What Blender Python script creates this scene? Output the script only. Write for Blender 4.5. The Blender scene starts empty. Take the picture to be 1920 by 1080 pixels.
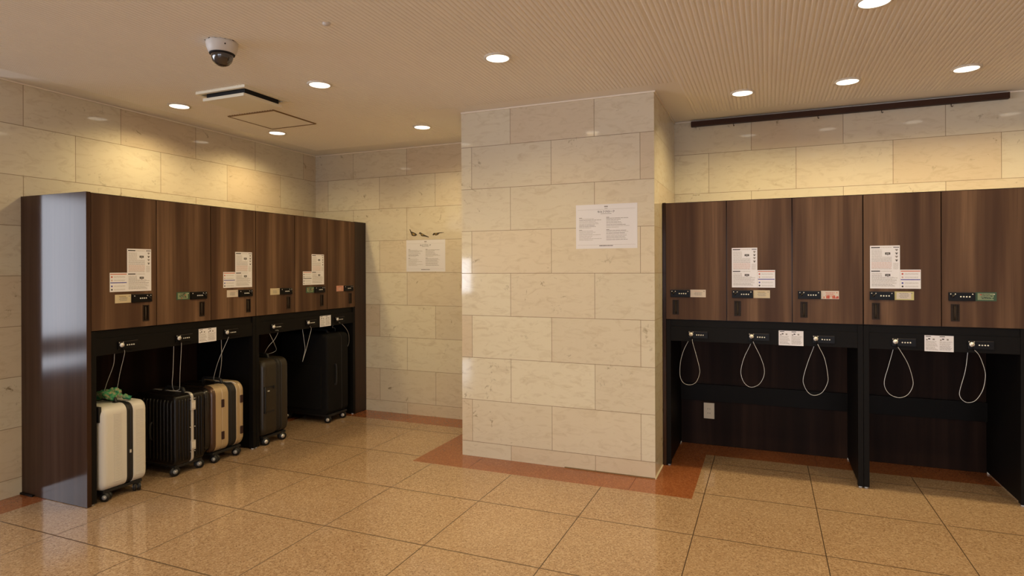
import bpy, bmesh, math, random
from mathutils import Matrix, Vector, noise
random.seed(7)
SC = bpy.context.scene
COL = SC.collection

# ------------------------------------------------------------------ camera
F_PX, CX, CY, YAW, HC, CEIL = 1143.32, 960.0, 504.78, 0.3958, 1.3328, 2.4605
ROLL = -0.0039
cam_d = bpy.data.cameras.new('camera')
cam = bpy.data.objects.new('camera', cam_d); COL.objects.link(cam)
cam_d.sensor_width = 36.0
cam_d.lens = F_PX / 1920.0 * 36.0
cam_d.shift_y = -(540.0 - CY) / 1920.0
cam_d.clip_start = 0.02
sa, ca = math.sin(YAW), math.cos(YAW)
Rv, Fv, Uv = Vector((ca, sa, 0)), Vector((-sa, ca, 0)), Vector((0, 0, 1))
cr, sr = math.cos(ROLL), math.sin(ROLL)
Xa, Ya = Rv*cr + Uv*sr, Uv*cr - Rv*sr
M = Matrix((( Xa.x, Ya.x, -Fv.x, 0), (Xa.y, Ya.y, -Fv.y, 0), (Xa.z, Ya.z, -Fv.z, HC), (0, 0, 0, 1)))
cam.matrix_world = M
SC.camera = cam

# ------------------------------------------------------------------ world (daylight seen through the lobby windows), exposure
world = bpy.data.worlds.new('world'); SC.world = world
world.use_nodes = True
bg = world.node_tree.nodes['Background']
bg.inputs['Color'].default_value = (0.62, 0.76, 1.0, 1)
bg.inputs['Strength'].default_value = 1.0
SC.view_settings.view_transform = 'Standard'
SC.view_settings.look = 'None'
SC.view_settings.gamma = 1.0
SC.view_settings.use_curve_mapping = False
SC.view_settings.exposure = 0.0

LAMP_W = 46.0
LAMP_COL = (1.0, 0.785, 0.40)
LAMP_ANGLE = 158
LENS_EMIT = 3.0
DAY_W = 115.0

# windows of the lobby behind the camera, most south ones added as fill: a daylight area lamp stands in each opening
WINDOWS_W = [(-5.2, -3.7), (-3.3, -1.8), (-1.4, 0.1)]          # y ranges in the west wall (x = -8)
WINDOWS_S_AND_FILL = [(-7.9, -6.85), (-1.9, -0.4), (0.0, 1.5), (1.9, 3.4)]         # x ranges in the south wall (y = -6); all after the first added as fill
XW, YS, XE = -8.0, -6.0, 3.6
def day(name, loc, rot, w, h, k=1.0):
    l = bpy.data.lights.new(name, 'AREA'); l.shape = 'RECTANGLE'; l.size = w; l.size_y = h
    l.energy = DAY_W*k; l.color = (0.86, 0.90, 1.0)
    o = bpy.data.objects.new(name, l); COL.objects.link(o); o.location = loc; o.rotation_euler = rot
for a, b in WINDOWS_W:
    day('daylight', (XW - 0.05, (a+b)/2, 1.225), (0, -math.pi/2, 0), 2.15, b - a)
for a, b in WINDOWS_S_AND_FILL:
    if a < -5: day('daylight', ((a+b)/2, YS - 0.05, 1.175), (math.pi/2, 0, 0), b - a, 0.85, 0.3)
    else: day('daylight', ((a+b)/2, YS - 0.05, 1.225), (math.pi/2, 0, 0), b - a, 2.15, 0.42)  # unseen windows added to brighten the ceiling and pillar

# ------------------------------------------------------------------ materials
def srgb(r, g, b):
    f = lambda c: (c/255/12.92) if c <= 10 else ((c/255+0.055)/1.055)**2.4
    return (f(r), f(g), f(b), 1)
def mat(name, col, rough=0.5, metal=0.0, spec=0.5, coat=0.0, coat_rough=0.1, emit=None, emit_s=0.0):
    m = bpy.data.materials.new(name); m.use_nodes = True
    b = m.node_tree.nodes['Principled BSDF']
    b.inputs['Base Color'].default_value = col if len(col) == 4 else (*col, 1)
    b.inputs['Roughness'].default_value = rough
    b.inputs['Metallic'].default_value = metal
    b.inputs['Specular IOR Level'].default_value = spec
    b.inputs['Coat Weight'].default_value = coat
    b.inputs['Coat Roughness'].default_value = coat_rough
    if emit:
        b.inputs['Emission Color'].default_value = (*emit, 1); b.inputs['Emission Strength'].default_value = emit_s
    return m
class NT:
    def __init__(s, m): s.t = m.node_tree; s.b = m.node_tree.nodes['Principled BSDF']
    def n(s, kind, **kw):
        x = s.t.nodes.new(kind)
        for k, v in kw.items():
            if k in x.inputs: x.inputs[k].default_value = v
            else: setattr(x, k, v)
        return x
    def l(s, a, b): s.t.links.new(a, b)
    def ramp(s, fac, stops):
        r = s.t.nodes.new('ShaderNodeValToRGB'); e = r.color_ramp.elements
        while len(e) < len(stops): e.new(0.5)
        for i, (p, c) in enumerate(stops): e[i].position = p; e[i].color = c if len(c) == 4 else (*c, 1)
        s.l(fac, r.inputs[0]); return r.outputs[0]
    def math(s, op, a, b=None, c=None):
        x = s.t.nodes.new('ShaderNodeMath'); x.operation = op
        for i, v in enumerate((a, b, c)):
            if v is None: continue
            if isinstance(v, (int, float)): x.inputs[i].default_value = v
            else: s.l(v, x.inputs[i])
        return x.outputs[0]
    def mix(s, fac, a, b, blend='MIX'):
        x = s.t.nodes.new('ShaderNodeMix'); x.data_type = 'RGBA'; x.blend_type = blend
        for sock, v in ((x.inputs[0], fac), (x.inputs[6], a), (x.inputs[7], b)):
            if isinstance(v, (int, float)): sock.default_value = v
            elif isinstance(v, tuple): sock.default_value = v if len(v) == 4 else (*v, 1)
            else: s.l(v, sock)
        return x.outputs[2]
    def pos(s):
        return s.t.nodes.new('ShaderNodeNewGeometry').outputs['Position']

def stone_wall(name, axis, off):
    """polished limestone slabs 0.6 x 0.3 m in running bond; axis = horizontal world axis of the wall"""
    m = mat(name, (0.6, 0.5, 0.36), rough=0.10, spec=0.5); T = NT(m)
    sep = T.n('ShaderNodeSeparateXYZ'); P = T.pos(); T.l(P, sep.inputs[0])
    u = T.math('ADD', sep.outputs[axis], off + 12.0)
    v = T.math('SUBTRACT', sep.outputs['Z'], 0.1045 - 1.2)
    cmb = T.n('ShaderNodeCombineXYZ'); T.l(u, cmb.inputs[0]); T.l(v, cmb.inputs[1])
    br = T.n('ShaderNodeTexBrick'); br.offset = 0.5; br.squash = 1.0
    for k, val in (('Scale', 1.0), ('Mortar Size', 0.0018), ('Mortar Smooth', 0.1), ('Bias', 0.0), ('Brick Width', 0.6), ('Row Height', 0.3)):
        br.inputs[k].default_value = val
    br.inputs['Color1'].default_value = (0, 0, 0, 1); br.inputs['Color2'].default_value = (1, 1, 1, 1); br.inputs['Mortar'].default_value = (0.5, 0.5, 0.5, 1)
    T.l(cmb.outputs[0], br.inputs['Vector'])
    tint = T.ramp(br.outputs['Color'], [(0.0, (0.60, 0.475, 0.335)), (0.3, (0.66, 0.56, 0.42)), (0.65, (0.63, 0.555, 0.425)), (1.0, (0.71, 0.64, 0.49))])
    # clouding and fossil marks
    n1 = T.n('ShaderNodeTexNoise', Scale=2.6, Detail=5.0, Roughness=0.6); T.l(P, n1.inputs['Vector'])
    c1 = T.mix(T.math('MULTIPLY', n1.outputs[0], 0.5), tint, (0.74, 0.66, 0.51))
    mp = T.n('ShaderNodeMapping'); mp.inputs['Scale'].default_value = (9, 9, 24); T.l(P, mp.inputs['Vector'])
    n2 = T.n('ShaderNodeTexNoise', Scale=1.0, Detail=6.0, Roughness=0.62, Distortion=1.2); T.l(mp.outputs[0], n2.inputs['Vector'])
    f2 = T.ramp(n2.outputs[0], [(0.0, (0, 0, 0)), (0.50, (0, 0, 0)), (0.72, (0.42, 0.42, 0.42))])
    c2 = T.mix(f2, c1, (0.46, 0.35, 0.22))
    n3 = T.n('ShaderNodeTexNoise', Scale=16.0, Detail=8.0, Roughness=0.7, Distortion=0.6); T.l(P, n3.inputs['Vector'])
    n4 = T.n('ShaderNodeTexNoise', Scale=3.5, Detail=2.0); T.l(P, n4.inputs['Vector'])
    f3 = T.math('MULTIPLY', T.ramp(n3.outputs[0], [(0.60, (0, 0, 0)), (0.68, (0.75, 0.75, 0.75))]), T.ramp(n4.outputs[0], [(0.50, (0, 0, 0)), (0.62, (1, 1, 1))]))
    c3 = T.mix(f3, c2, (0.20, 0.135, 0.06))
    c4 = T.mix(br.outputs['Fac'], c3, (0.27, 0.195, 0.115))
    T.l(c4, T.b.inputs['Base Color'])
    T.l(T.math('ADD', T.math('MULTIPLY', br.outputs['Fac'], 0.5), 0.055), T.b.inputs['Roughness'])
    bmp = T.n('ShaderNodeBump', Strength=0.3, Distance=0.002); T.l(T.math('SUBTRACT', 1.0, br.outputs['Fac']), bmp.inputs['Height'])
    T.l(bmp.outputs[0], T.b.inputs['Normal'])
    return m

def granite(name, base, dark, light, joint, x0, y0, px=0.5946, py=0.6075):
    m = mat(name, base, rough=0.16, spec=0.5); T = NT(m)
    P = T.pos()
    v1 = T.n('ShaderNodeTexVoronoi', Scale=210.0); T.l(P, v1.inputs['Vector']); v2 = T.n('ShaderNodeTexVoronoi', Scale=125.0); T.l(P, v2.inputs['Vector'])
    s1 = T.n('ShaderNodeSeparateColor'); T.l(v1.outputs['Color'], s1.inputs[0]); s2 = T.n('ShaderNodeSeparateColor'); T.l(v2.outputs['Color'], s2.inputs[0])
    n3 = T.n('ShaderNodeTexNoise', Scale=1.3, Detail=2.0); T.l(P, n3.inputs['Vector'])
    c = T.mix(T.ramp(s1.outputs[0], [(0.62, (0, 0, 0)), (0.95, (0.7, 0.7, 0.7))]), base, dark)
    c = T.mix(T.ramp(s2.outputs[1], [(0.50, (0, 0, 0)), (0.95, (0.6, 0.6, 0.6))]), c, light)
    c = T.mix(T.ramp(n3.outputs[0], [(0.35, (0, 0, 0)), (0.7, (0.18, 0.18, 0.18))]), c, light)
    sep = T.n('ShaderNodeSeparateXYZ'); T.l(P, sep.inputs[0])
    fx = T.math('ABSOLUTE', T.math('SUBTRACT', T.math('FRACT', T.math('DIVIDE', T.math('ADD', sep.outputs['X'], -x0 + 40*px + px/2), px)), 0.5))
    fy = T.math('ABSOLUTE', T.math('SUBTRACT', T.math('FRACT', T.math('DIVIDE', T.math('ADD', sep.outputs['Y'], -y0 + 40*py + py/2), py)), 0.5))
    lx = T.math('LESS_THAN', fx, 0.0023/px); ly = T.math('MULTIPLY', T.math('LESS_THAN', fy, 0.0040/py), 0.8)
    line = T.math('MAXIMUM', lx, ly)
    c = T.mix(line, c, joint)
    T.l(c, T.b.inputs['Base Color'])
    T.l(T.math('ADD', T.math('MULTIPLY', line, 0.4), 0.10), T.b.inputs['Roughness'])
    return m

def wood(name, c_dark, c_mid, c_light, rough=0.35, coat=0.0, spec=0.4):
    m = mat(name, c_mid, rough=rough, coat=coat, coat_rough=0.18, spec=spec); T = NT(m)
    tc = T.n('ShaderNodeTexCoord'); oi = T.n('ShaderNodeObjectInfo')
    off = T.n('ShaderNodeVectorMath', operation='ADD')
    cx = T.n('ShaderNodeCombineXYZ'); T.l(T.math('MULTIPLY', oi.outputs['Random'], 17.0), cx.inputs[0]); T.l(T.math('MULTIPLY', oi.outputs['Random'], 31.0), cx.inputs[2])
    T.l(tc.outputs['Object'], off.inputs[0]); T.l(cx.outputs[0], off.inputs[1])
    mp = T.n('ShaderNodeMapping'); mp.inputs['Scale'].default_value = (9.0, 9.0, 0.45); T.l(off.outputs[0], mp.inputs['Vector'])
    n1 = T.n('ShaderNodeTexNoise', Scale=1.0, Detail=2.0, Roughness=0.5, Distortion=0.25); T.l(mp.outputs[0], n1.inputs['Vector'])
    mp2 = T.n('ShaderNodeMapping'); mp2.inputs['Scale'].default_value = (60.0, 60.0, 1.6); T.l(off.outputs[0], mp2.inputs['Vector'])
    n2 = T.n('ShaderNodeTexNoise', Scale=1.0, Detail=4.0, Roughness=0.6, Distortion=0.3); T.l(mp2.outputs[0], n2.inputs['Vector'])
    c = T.ramp(n1.outputs[0], [(0.34, c_dark), (0.5, c_mid), (0.66, c_light)])
    c = T.mix(T.ramp(n2.outputs[0], [(0.45, (0, 0, 0)), (0.7, (0.45, 0.45, 0.45))]), c, c_dark)
    T.l(c, T.b.inputs['Base Color'])
    return m

M_PILLAR = stone_wall('limestone_pillar', 'X', 1.9449 + 0.3)
M_PILSIDE = stone_wall('limestone_pillar_side', 'Y', 0.1)
M_LEFT = stone_wall('limestone_left', 'Y', -2.549 + 0.3)
M_BACK = stone_wall('limestone_back', 'X', 3.365 + 0.3)
M_RIGHT = stone_wall('limestone_right', 'X', 0.403 + 0.3)
M_GRAN = granite('granite_beige', (0.37, 0.238, 0.142), (0.13, 0.066, 0.032), (0.53, 0.385, 0.255), (0.06, 0.03, 0.012), -0.3455, 3.768)
M_RED = granite('granite_red', (0.27, 0.085, 0.030), (0.15, 0.045, 0.018), (0.38, 0.15, 0.06), (0.16, 0.05, 0.02), -1.856, 3.30, 1.082, 1.9)
M_LOBF = mat('lobby_floor_matte', (0.20, 0.15, 0.11), rough=0.9, spec=0.1)  # unseen lobby floor made matte to keep window glare off the end panel
M_CEIL = mat('ceiling_paint', (0.91, 0.87, 0.80), rough=0.75, spec=0.2)
M_TRIM = mat('cream_trim', (0.86, 0.76, 0.62), rough=0.45)
M_LOBBY = mat('lobby_plaster', (0.62, 0.54, 0.42), rough=0.8)
M_FRAMEW = mat('window_aluminium', (0.25, 0.24, 0.23), rough=0.4, metal=0.7)
M_DOOR = wood('walnut_door', (0.066, 0.033, 0.020, 1), (0.105, 0.056, 0.032, 1), (0.19, 0.108, 0.062, 1), rough=0.42, spec=0.14)
M_PANEL = wood('dark_walnut_panel', (0.030, 0.014, 0.008, 1), (0.045, 0.022, 0.013, 1), (0.062, 0.032, 0.020, 1), rough=0.12, spec=0.11)
M_BACKP = wood('wenge_back_panel', (0.013, 0.006, 0.004, 1), (0.020, 0.009, 0.006, 1), (0.036, 0.018, 0.012, 1), rough=0.55, spec=0.12)
M_FILL = wood('wenge_filler', (0.020, 0.009, 0.005, 1), (0.030, 0.014, 0.008, 1), (0.042, 0.020, 0.011, 1), rough=0.5)
M_BLACK = mat('black_steel', (0.007, 0.006, 0.0055), rough=0.5, spec=0.12)
M_LOCK = mat('lock_plastic', (0.006, 0.005, 0.005), rough=0.35, spec=0.15)
M_LOCKRIM = mat('lock_rim', (0.07, 0.055, 0.045), rough=0.4, spec=0.2)
M_DOT = mat('dial_white', (0.82, 0.80, 0.74), rough=0.4)
M_CHROME = mat('chrome', (0.86, 0.84, 0.80), rough=0.32, metal=0.45)
M_SATIN = mat('satin_aluminium', (0.70, 0.66, 0.62), rough=0.38, metal=0.45)
M_CABLE = mat('cable_sleeve', (0.62, 0.62, 0.60), rough=0.35, metal=0.3)
M_PULL = mat('bronze_pull', (0.028, 0.016, 0.010), rough=0.45, spec=0.2)
M_PULLIN = mat('bronze_pull_recess', (0.050, 0.034, 0.022), rough=0.5, spec=0.2)
M_PAPER = mat('paper', (0.84, 0.82, 0.86), rough=0.35)
M_PAPER2 = mat('poster_paper', (0.74, 0.71, 0.73), rough=0.6)
M_INK = mat('ink_black', (0.03, 0.025, 0.025), rough=0.5)
M_GREY = mat('ink_grey', (0.30, 0.27, 0.26), rough=0.5)
M_LGREY = mat('ink_light_grey', (0.48, 0.44, 0.42), rough=0.5)
M_PINK = mat('ink_pink', (0.62, 0.42, 0.38), rough=0.5)
M_REDI = mat('ink_red', (0.55, 0.08, 0.05), rough=0.5)
M_BLUE = mat('ink_blue', (0.06, 0.06, 0.35), rough=0.5)
M_ORANGE = mat('ink_orange', (0.60, 0.16, 0.08), rough=0.5)
M_GREENI = mat('ink_green', (0.035, 0.085, 0.045), rough=0.5)
M_LIME = mat('ink_lime', (0.24, 0.30, 0.17), rough=0.5)
M_CREAM = mat('card_cream', (0.62, 0.52, 0.34), rough=0.4)
M_YELC = mat('card_yellow', (0.58, 0.52, 0.22), rough=0.4)
M_CARDW = mat('card_white', (0.66, 0.58, 0.50), rough=0.4)
M_CARDP = mat('card_pink', (0.62, 0.30, 0.22), rough=0.4)
M_OUT = mat('outlet_plastic', (0.84, 0.74, 0.58), rough=0.4)
M_OUT2 = mat('outlet_shadow', (0.10, 0.07, 0.04), rough=0.5)
M_RAIL = mat('brown_rail', (0.050, 0.021, 0.011), rough=0.5, spec=0.15)
M_CAMW = mat('camera_shell', (0.66, 0.62, 0.58), rough=0.45)
M_DOME = mat('camera_dome', (0.03, 0.022, 0.02), rough=0.06, spec=0.9, coat=0.6, coat_rough=0.05)
M_AC = mat('vent_white', (0.82, 0.76, 0.60), rough=0.5)
M_VOID = mat('vent_shadow', (0.010, 0.008, 0.008), rough=0.8)
M_HATCH = mat('hatch_frame', (0.22, 0.13, 0.05), rough=0.5, metal=0.2)
M_LENS = mat('lamp_lens', (0.9, 0.9, 0.88), rough=0.4, emit=(1.0, 0.88, 0.70), emit_s=LENS_EMIT)
M_RING = mat('lamp_ring', (0.72, 0.66, 0.56), rough=0.35)
M_RUB = mat('rubber_black', (0.009, 0.008, 0.008), rough=0.55)
M_HUB = mat('wheel_hub', (0.30, 0.30, 0.30), rough=0.4)
M_WHITEC = mat('suitcase_white', (0.68, 0.64, 0.58), rough=0.38)
M_BLKC = mat('suitcase_black', (0.006, 0.0045, 0.004), rough=0.3, spec=0.35)
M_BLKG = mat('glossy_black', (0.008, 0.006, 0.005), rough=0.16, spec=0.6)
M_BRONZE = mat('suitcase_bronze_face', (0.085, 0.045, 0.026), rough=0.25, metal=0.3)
M_GOLD = mat('suitcase_champagne', (0.52, 0.39, 0.235), rough=0.32, metal=0.3)
M_OLIVE = mat('suitcase_olive_black', (0.030, 0.023, 0.015), rough=0.34, spec=0.4)
M_SOFT = mat('suitcase_fabric', (0.006, 0.0055, 0.0055), rough=0.8, spec=0.2)
M_ZIP = mat('zip_tape', (0.010, 0.008, 0.007), rough=0.6)
M_BUMP = mat('bumper_brown', (0.030, 0.010, 0.010), rough=0.4)
M_MARK = mat('mark_dark', (0.05, 0.032, 0.012), rough=0.5)
M_MARKG = mat('mark_ochre', (0.30, 0.20, 0.05), rough=0.5)
M_CAULK = mat('caulk', (0.70, 0.60, 0.46), rough=0.6)
M_SCARF = mat('scarf', (0.1, 0.3, 0.15), rough=0.75); _T = NT(M_SCARF)
_n = _T.n('ShaderNodeTexNoise', Scale=38.0, Detail=2.0); _tc = _T.n('ShaderNodeTexCoord'); _T.l(_tc.outputs['Object'], _n.inputs['Vector'])
_T.l(_T.ramp(_n.outputs[0], [(0.36, (0.01, 0.12, 0.09)), (0.46, (0.03, 0.26, 0.10)), (0.55, (0.16, 0.28, 0.13)), (0.63, (0.42, 0.32, 0.19)), (0.70, (0.02, 0.12, 0.14))]), _T.b.inputs['Base Color'])

# ------------------------------------------------------------------ builders
class MB:
    def __init__(s): s.v = []; s.f = []; s.m = []; s.mats = []; s.smooth = []
    def mi(s, m):
        if m not in s.mats: s.mats.append(m)
        return s.mats.index(m)
    def add(s, vs, fs, m, smooth=False):
        o = len(s.v); s.v += [tuple(v) for v in vs]; k = s.mi(m)
        for f in fs: s.f.append(tuple(o + i for i in f)); s.m.append(k); s.smooth.append(smooth)
        return s
    def box(s, x0, x1, y0, y1, z0, z1, m, bev=0.0):
        if x0 > x1: x0, x1 = x1, x0
        if y0 > y1: y0, y1 = y1, y0
        if z0 > z1: z0, z1 = z1, z0
        if bev <= 0:
            vs = [(x, y, z) for x in (x0, x1) for y in (y0, y1) for z in (z0, z1)]
            fs = [(0, 1, 3, 2), (4, 6, 7, 5), (0, 4, 5, 1), (2, 3, 7, 6), (0, 2, 6, 4), (1, 5, 7, 3)]
            return s.add(vs, fs, m)
        bm = bmesh.new(); bmesh.ops.create_cube(bm, size=1.0)
        for v in bm.verts: v.co = Vector(((x0+x1)/2 + v.co.x*(x1-x0), (y0+y1)/2 + v.co.y*(y1-y0), (z0+z1)/2 + v.co.z*(z1-z0)))
        bmesh.ops.bevel(bm, geom=bm.edges[:], offset=min(bev, (x1-x0)*.45, (y1-y0)*.45, (z1-z0)*.45), segments=2, affect='EDGES', profile=0.7)
        s.bm(bm, m, False); bm.free(); return s
    def bm(s, bm, m, smooth=True):
        bm.verts.index_update()
        return s.add([v.co[:] for v in bm.verts], [[v.index for v in f.verts] for f in bm.faces], m, smooth)
    def tube(s, pts, r, m, seg=8, closed=False, caps=True):
        P = [Vector(p) for p in pts]; n = len(P); rs = r if isinstance(r, (list, tuple)) else [r]*n
        vs = []; ref = None
        for i in range(n):
            t = (P[min(i+1, n-1)] - P[max(i-1, 0)]).normalized()
            if ref is None: ref = Vector((0, 0, 1)) if abs(t.z) < 0.8 else Vector((1, 0, 0))
            a = (ref - t*ref.dot(t)).normalized(); b = t.cross(a); ref = a
            for k in range(seg):
                th = 2*math.pi*k/seg; vs.append(P[i] + (a*math.cos(th) + b*math.sin(th))*rs[i])
        fs = [(i*seg+k, i*seg+(k+1) % seg, (i+1)*seg+(k+1) % seg, (i+1)*seg+k) for i in range(n-1) for k in range(seg)]
        if caps: fs += [tuple(range(seg))[::-1], tuple((n-1)*seg+k for k in range(seg))]
        return s.add(vs, fs, m, True)
    def cyl(s, c, axis, r, h, m, seg=24, r2=None):
        a = Vector(axis).normalized(); c = Vector(c)
        return s.tube([c - a*h/2, c + a*h/2], [r, r if r2 is None else r2], m, seg)
    def lathe(s, c, prof, m, seg=32, smooth=True):
        """prof: list of (r, z); axis z"""
        vs = []; n = len(prof)
        for r, z in prof:
            for k in range(seg):
                th = 2*math.pi*k/seg; vs.append((c[0] + r*math.cos(th), c[1] + r*math.sin(th), c[2] + z))
        fs = [(i*seg+k, i*seg+(k+1) % seg, (i+1)*seg+(k+1) % seg, (i+1)*seg+k) for i in range(n-1) for k in range(seg)]
        return s.add(vs, fs, m, smooth)
    def prism(s, outline, y0, y1, m):
        """outline in (x, z), extruded along y"""
        n = len(outline)
        vs = [(x, y0, z) for x, z in outline] + [(x, y1, z) for x, z in outline]
        fs = [tuple(range(n)), tuple(range(2*n-1, n-1, -1))] + [(i, (i+1) % n, n+(i+1) % n, n+i) for i in range(n)]
        return s.add(vs, fs, m)
    def mesh(s, name):
        me = bpy.data.meshes.new(name); me.from_pydata(s.v, [], s.f)
        for m in s.mats: me.materials.append(m)
        for p, k, sm in zip(me.polygons, s.m, s.smooth): p.material_index = k; p.use_smooth = sm
        bm = bmesh.new(); bm.from_mesh(me); bmesh.ops.recalc_face_normals(bm, faces=bm.faces[:]); bm.to_mesh(me); bm.free()
        return me
    def obj(s, name, parent=None):
        o = bpy.data.objects.new(name, s.mesh(name)); COL.objects.link(o)
        if parent: o.parent = parent
        return o
def tag(o, label, cat, group=None):
    o['label'] = label; o['category'] = cat
    if group: o['group'] = group
    return o
def struct(o): o['kind'] = 'structure'; return o
def empty(name, loc, rz=0):
    o = bpy.data.objects.new(name, None); COL.objects.link(o); o.location = loc; o.rotation_euler = (0, 0, rz); o.empty_display_size = 0.1
    return o
def share(mesh, name, parent):
    o = bpy.data.objects.new(name, mesh); COL.objects.link(o); o.parent = parent; return o
def catmull(pts, n=8):
    P = [Vector(p) for p in pts]; out = []
    for i in range(len(P)-1):
        p0, p1, p2, p3 = P[max(i-1, 0)], P[i], P[i+1], P[min(i+2, len(P)-1)]
        for k in range(n):
            t = k/n
            out.append(0.5*((2*p1) + (p2-p0)*t + (2*p0-5*p1+4*p2-p3)*t*t + (3*p1-p0-3*p2+p3)*t**3))
    out.append(P[-1]); return out

# ------------------------------------------------------------------ setting
YP, XP, XPL, XL, YB, YR = 3.9118, -0.6558, -2.0263, -4.1183, 4.8211, 4.84
YLW = 2.12                                     # the left wall ends here, the lobby opens beyond
XF, YF = -3.5205, 4.215                        # front planes of the two locker runs

# floor
reds = [(XL, -3.882, YLW - 0.26, YB), (XL - 0.26, XL, YLW - 0.26, YLW), (XL, XPL, 4.562, YB), (-2.283, XPL, 3.652, YB), (-2.283, -0.405, 3.652, YP), (XP, -0.405, 3.652, YR), (XP, XE, 4.562, YR)]
xs = sorted({XW, XE, XL, XL - 0.26, -3.882, -2.283, XPL, XP, -0.405}); ys = sorted({YS, YLW - 0.26, YLW, 3.652, YP, 4.562, YB, YR + 0.02, YR})
m = MB()
for i in range(len(xs)-1):
    for j in range(len(ys)-1):
        cx, cy = (xs[i]+xs[i+1])/2, (ys[j]+ys[j+1])/2
        red = any(a < cx < b and c < cy < d for a, b, c, d in reds)
        m.add([(xs[i], ys[j], 0), (xs[i+1], ys[j], 0), (xs[i+1], ys[j+1], 0), (xs[i], ys[j+1], 0)], [(0, 1, 2, 3)], M_LOBF if cx < XL else M_RED if red else M_GRAN)
struct(m.obj('floor'))

# ceiling: flat margin and ribbed fields (rounded battens running front to back)
m = MB()
m.box(XW, XE, YS, YR + 0.1, CEIL, CEIL + 0.08, M_CEIL)
PITCH = 0.0238
def ribs(x0, x1, y0, y1):
    n = int((x1-x0)/PITCH)
    for i in range(n):
        c = x0 + PITCH*(i + 0.5); w = PITCH*0.40; h = 0.0038
        prof = [(c-w, 0), (c-w*0.86, -h*0.62), (c-w*0.4, -h), (c+w*0.4, -h), (c+w*0.86, -h*0.62), (c+w, 0)]
        k = len(prof)
        vs = [(x, y0, CEIL+z) for x, z in prof] + [(x, y1, CEIL+z) for x, z in prof]
        m.add(vs, [(j, j+1, k+j+1, k+j) for j in range(k-1)] + [tuple(range(k)), tuple(range(k, 2*k))], M_CEIL)
ribs(-7.9, -3.93, YS + 0.2, 1.95); ribs(-3.93, -2.38, YS + 0.2, 4.60); ribs(-2.38, -0.49, YS + 0.2, 3.77); ribs(-0.49, XE - 0.2, YS + 0.2, 4.61)
struct(m.obj('ceiling'))

def wall(name, x0, x1, y0, y1, mt, z0=0.0, z1=CEIL):
    return struct(MB().box(x0, x1, y0, y1, z0, z1, mt).obj(name))
wall('wall_left', XL - 0.14, XL, YLW, YB + 0.1, M_LEFT)
wall('wall_back', XL, XPL, YB, YB + 0.1, M_BACK)
m = MB()
for x0, x1, y0, y1, mt, face in ((XPL, XP, YP, YR, M_PILLAR, 'f'),):
    zc = CEIL
    m.add([(XPL, YP, 0), (XP, YP, 0), (XP, YP, zc), (XPL, YP, zc)], [(0, 1, 2, 3)], M_PILLAR)
    m.add([(XP, YP, 0), (XP, YR + .1, 0), (XP, YR + .1, zc), (XP, YP, zc)], [(0, 1, 2, 3)], M_PILSIDE)
    m.add([(XPL, YR + .1, 0), (XPL, YP, 0), (XPL, YP, zc), (XPL, YR + .1, zc)], [(0, 1, 2, 3)], M_PILSIDE)
    m.add([(XP, YR + .1, 0), (XPL, YR + .1, 0), (XPL, YR + .1, zc), (XP, YR + .1, zc)], [(0, 1, 2, 3)], M_PILLAR)
struct(m.obj('wall_pillar'))
wall('wall_right_alcove', XP, XE, YR, YR + 0.1, M_RIGHT)
wall('wall_east', XE, XE + 0.1, YS, YR + 0.1, M_LOBBY)
wall('wall_north_lobby', XW, XL - 0.14, YLW + 0.3, YLW + 0.4, M_LOBBY)
# lobby walls with window openings, some added for fill light
def wall_windows(name, fixed, lo, hi, wins, vertical):
    m = MB(); z0, z1 = 0.02, 2.3
    def bx(a, b, za, zb):
        if vertical: m.box(fixed - 0.1, fixed, a, b, za, zb, M_LOBBY)
        else: m.box(a, b, fixed - 0.1, fixed, za, zb, M_LOBBY)
    bx(lo, hi, 0, z0); bx(lo, hi, z1, CEIL)
    e = lo
    for a, b in wins:
        bx(e, a, z0, z1); e = b
        if not vertical and a < -5: bx(a, b, z0, .75); bx(a, b, 1.6, z1)     # small lobby window
    bx(e, hi, z0, z1)
    struct(m.obj(name))
wall_windows('wall_west', XW, YS, YLW + 0.4, WINDOWS_W, True)
wall_windows('wall_south', YS, XW, XE, WINDOWS_S_AND_FILL, False)
wn = 0
for fixed, wins, vertical in ((XW, WINDOWS_W, True), (YS, WINDOWS_S_AND_FILL, False)):
    for a, b in wins:
        wn += 1; m = MB(); c = (a+b)/2
        for p, q, za, zb in ((a, a+.05, .02, 2.3), (b-.05, b, .02, 2.3), (c-.02, c+.02, .02, 2.3), (a, b, .02, .06), (a, b, 2.25, 2.3), (a, b, .30, .54)):
            if vertical: m.box(fixed - .04, fixed + .01, p, q, za, zb, M_FRAMEW)
            else: m.box(p, q, fixed - .04, fixed + .01, za, zb, M_FRAMEW)
        struct(m.obj('window_%d' % wn))  # frames of the inferred and the added fill windows alike

# thin bright angle between wall and ceiling, dark strip and sealant at the pillar foot
def trimbox(name, *b): return struct(MB().box(*b).obj(name))
t = 0.008
trimbox('trim_1', XL, XL + t, YLW, YB, CEIL - 0.010, CEIL - 0.001, M_TRIM)
trimbox('trim_2', XL + t, XPL, YB - t, YB, CEIL - 0.010, CEIL - 0.001, M_TRIM)
trimbox('trim_3', XPL, XP + t, YP - t, YP, CEIL - 0.010, CEIL - 0.001, M_TRIM)
trimbox('trim_4', XP, XP + t, YP, YR, CEIL - 0.010, CEIL - 0.001, M_TRIM)
trimbox('trim_5', XP + t, XE, YR - t, YR, CEIL - 0.010, CEIL - 0.001, M_TRIM)
trimbox('trim_6', -1.257, XP, YP - 0.005, YP, 0.0, 0.006, M_HATCH)
trimbox('trim_7', XP, XP + 0.006, YP - 0.004, YF - 0.012, 0.0, 0.006, M_CAULK)

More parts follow.
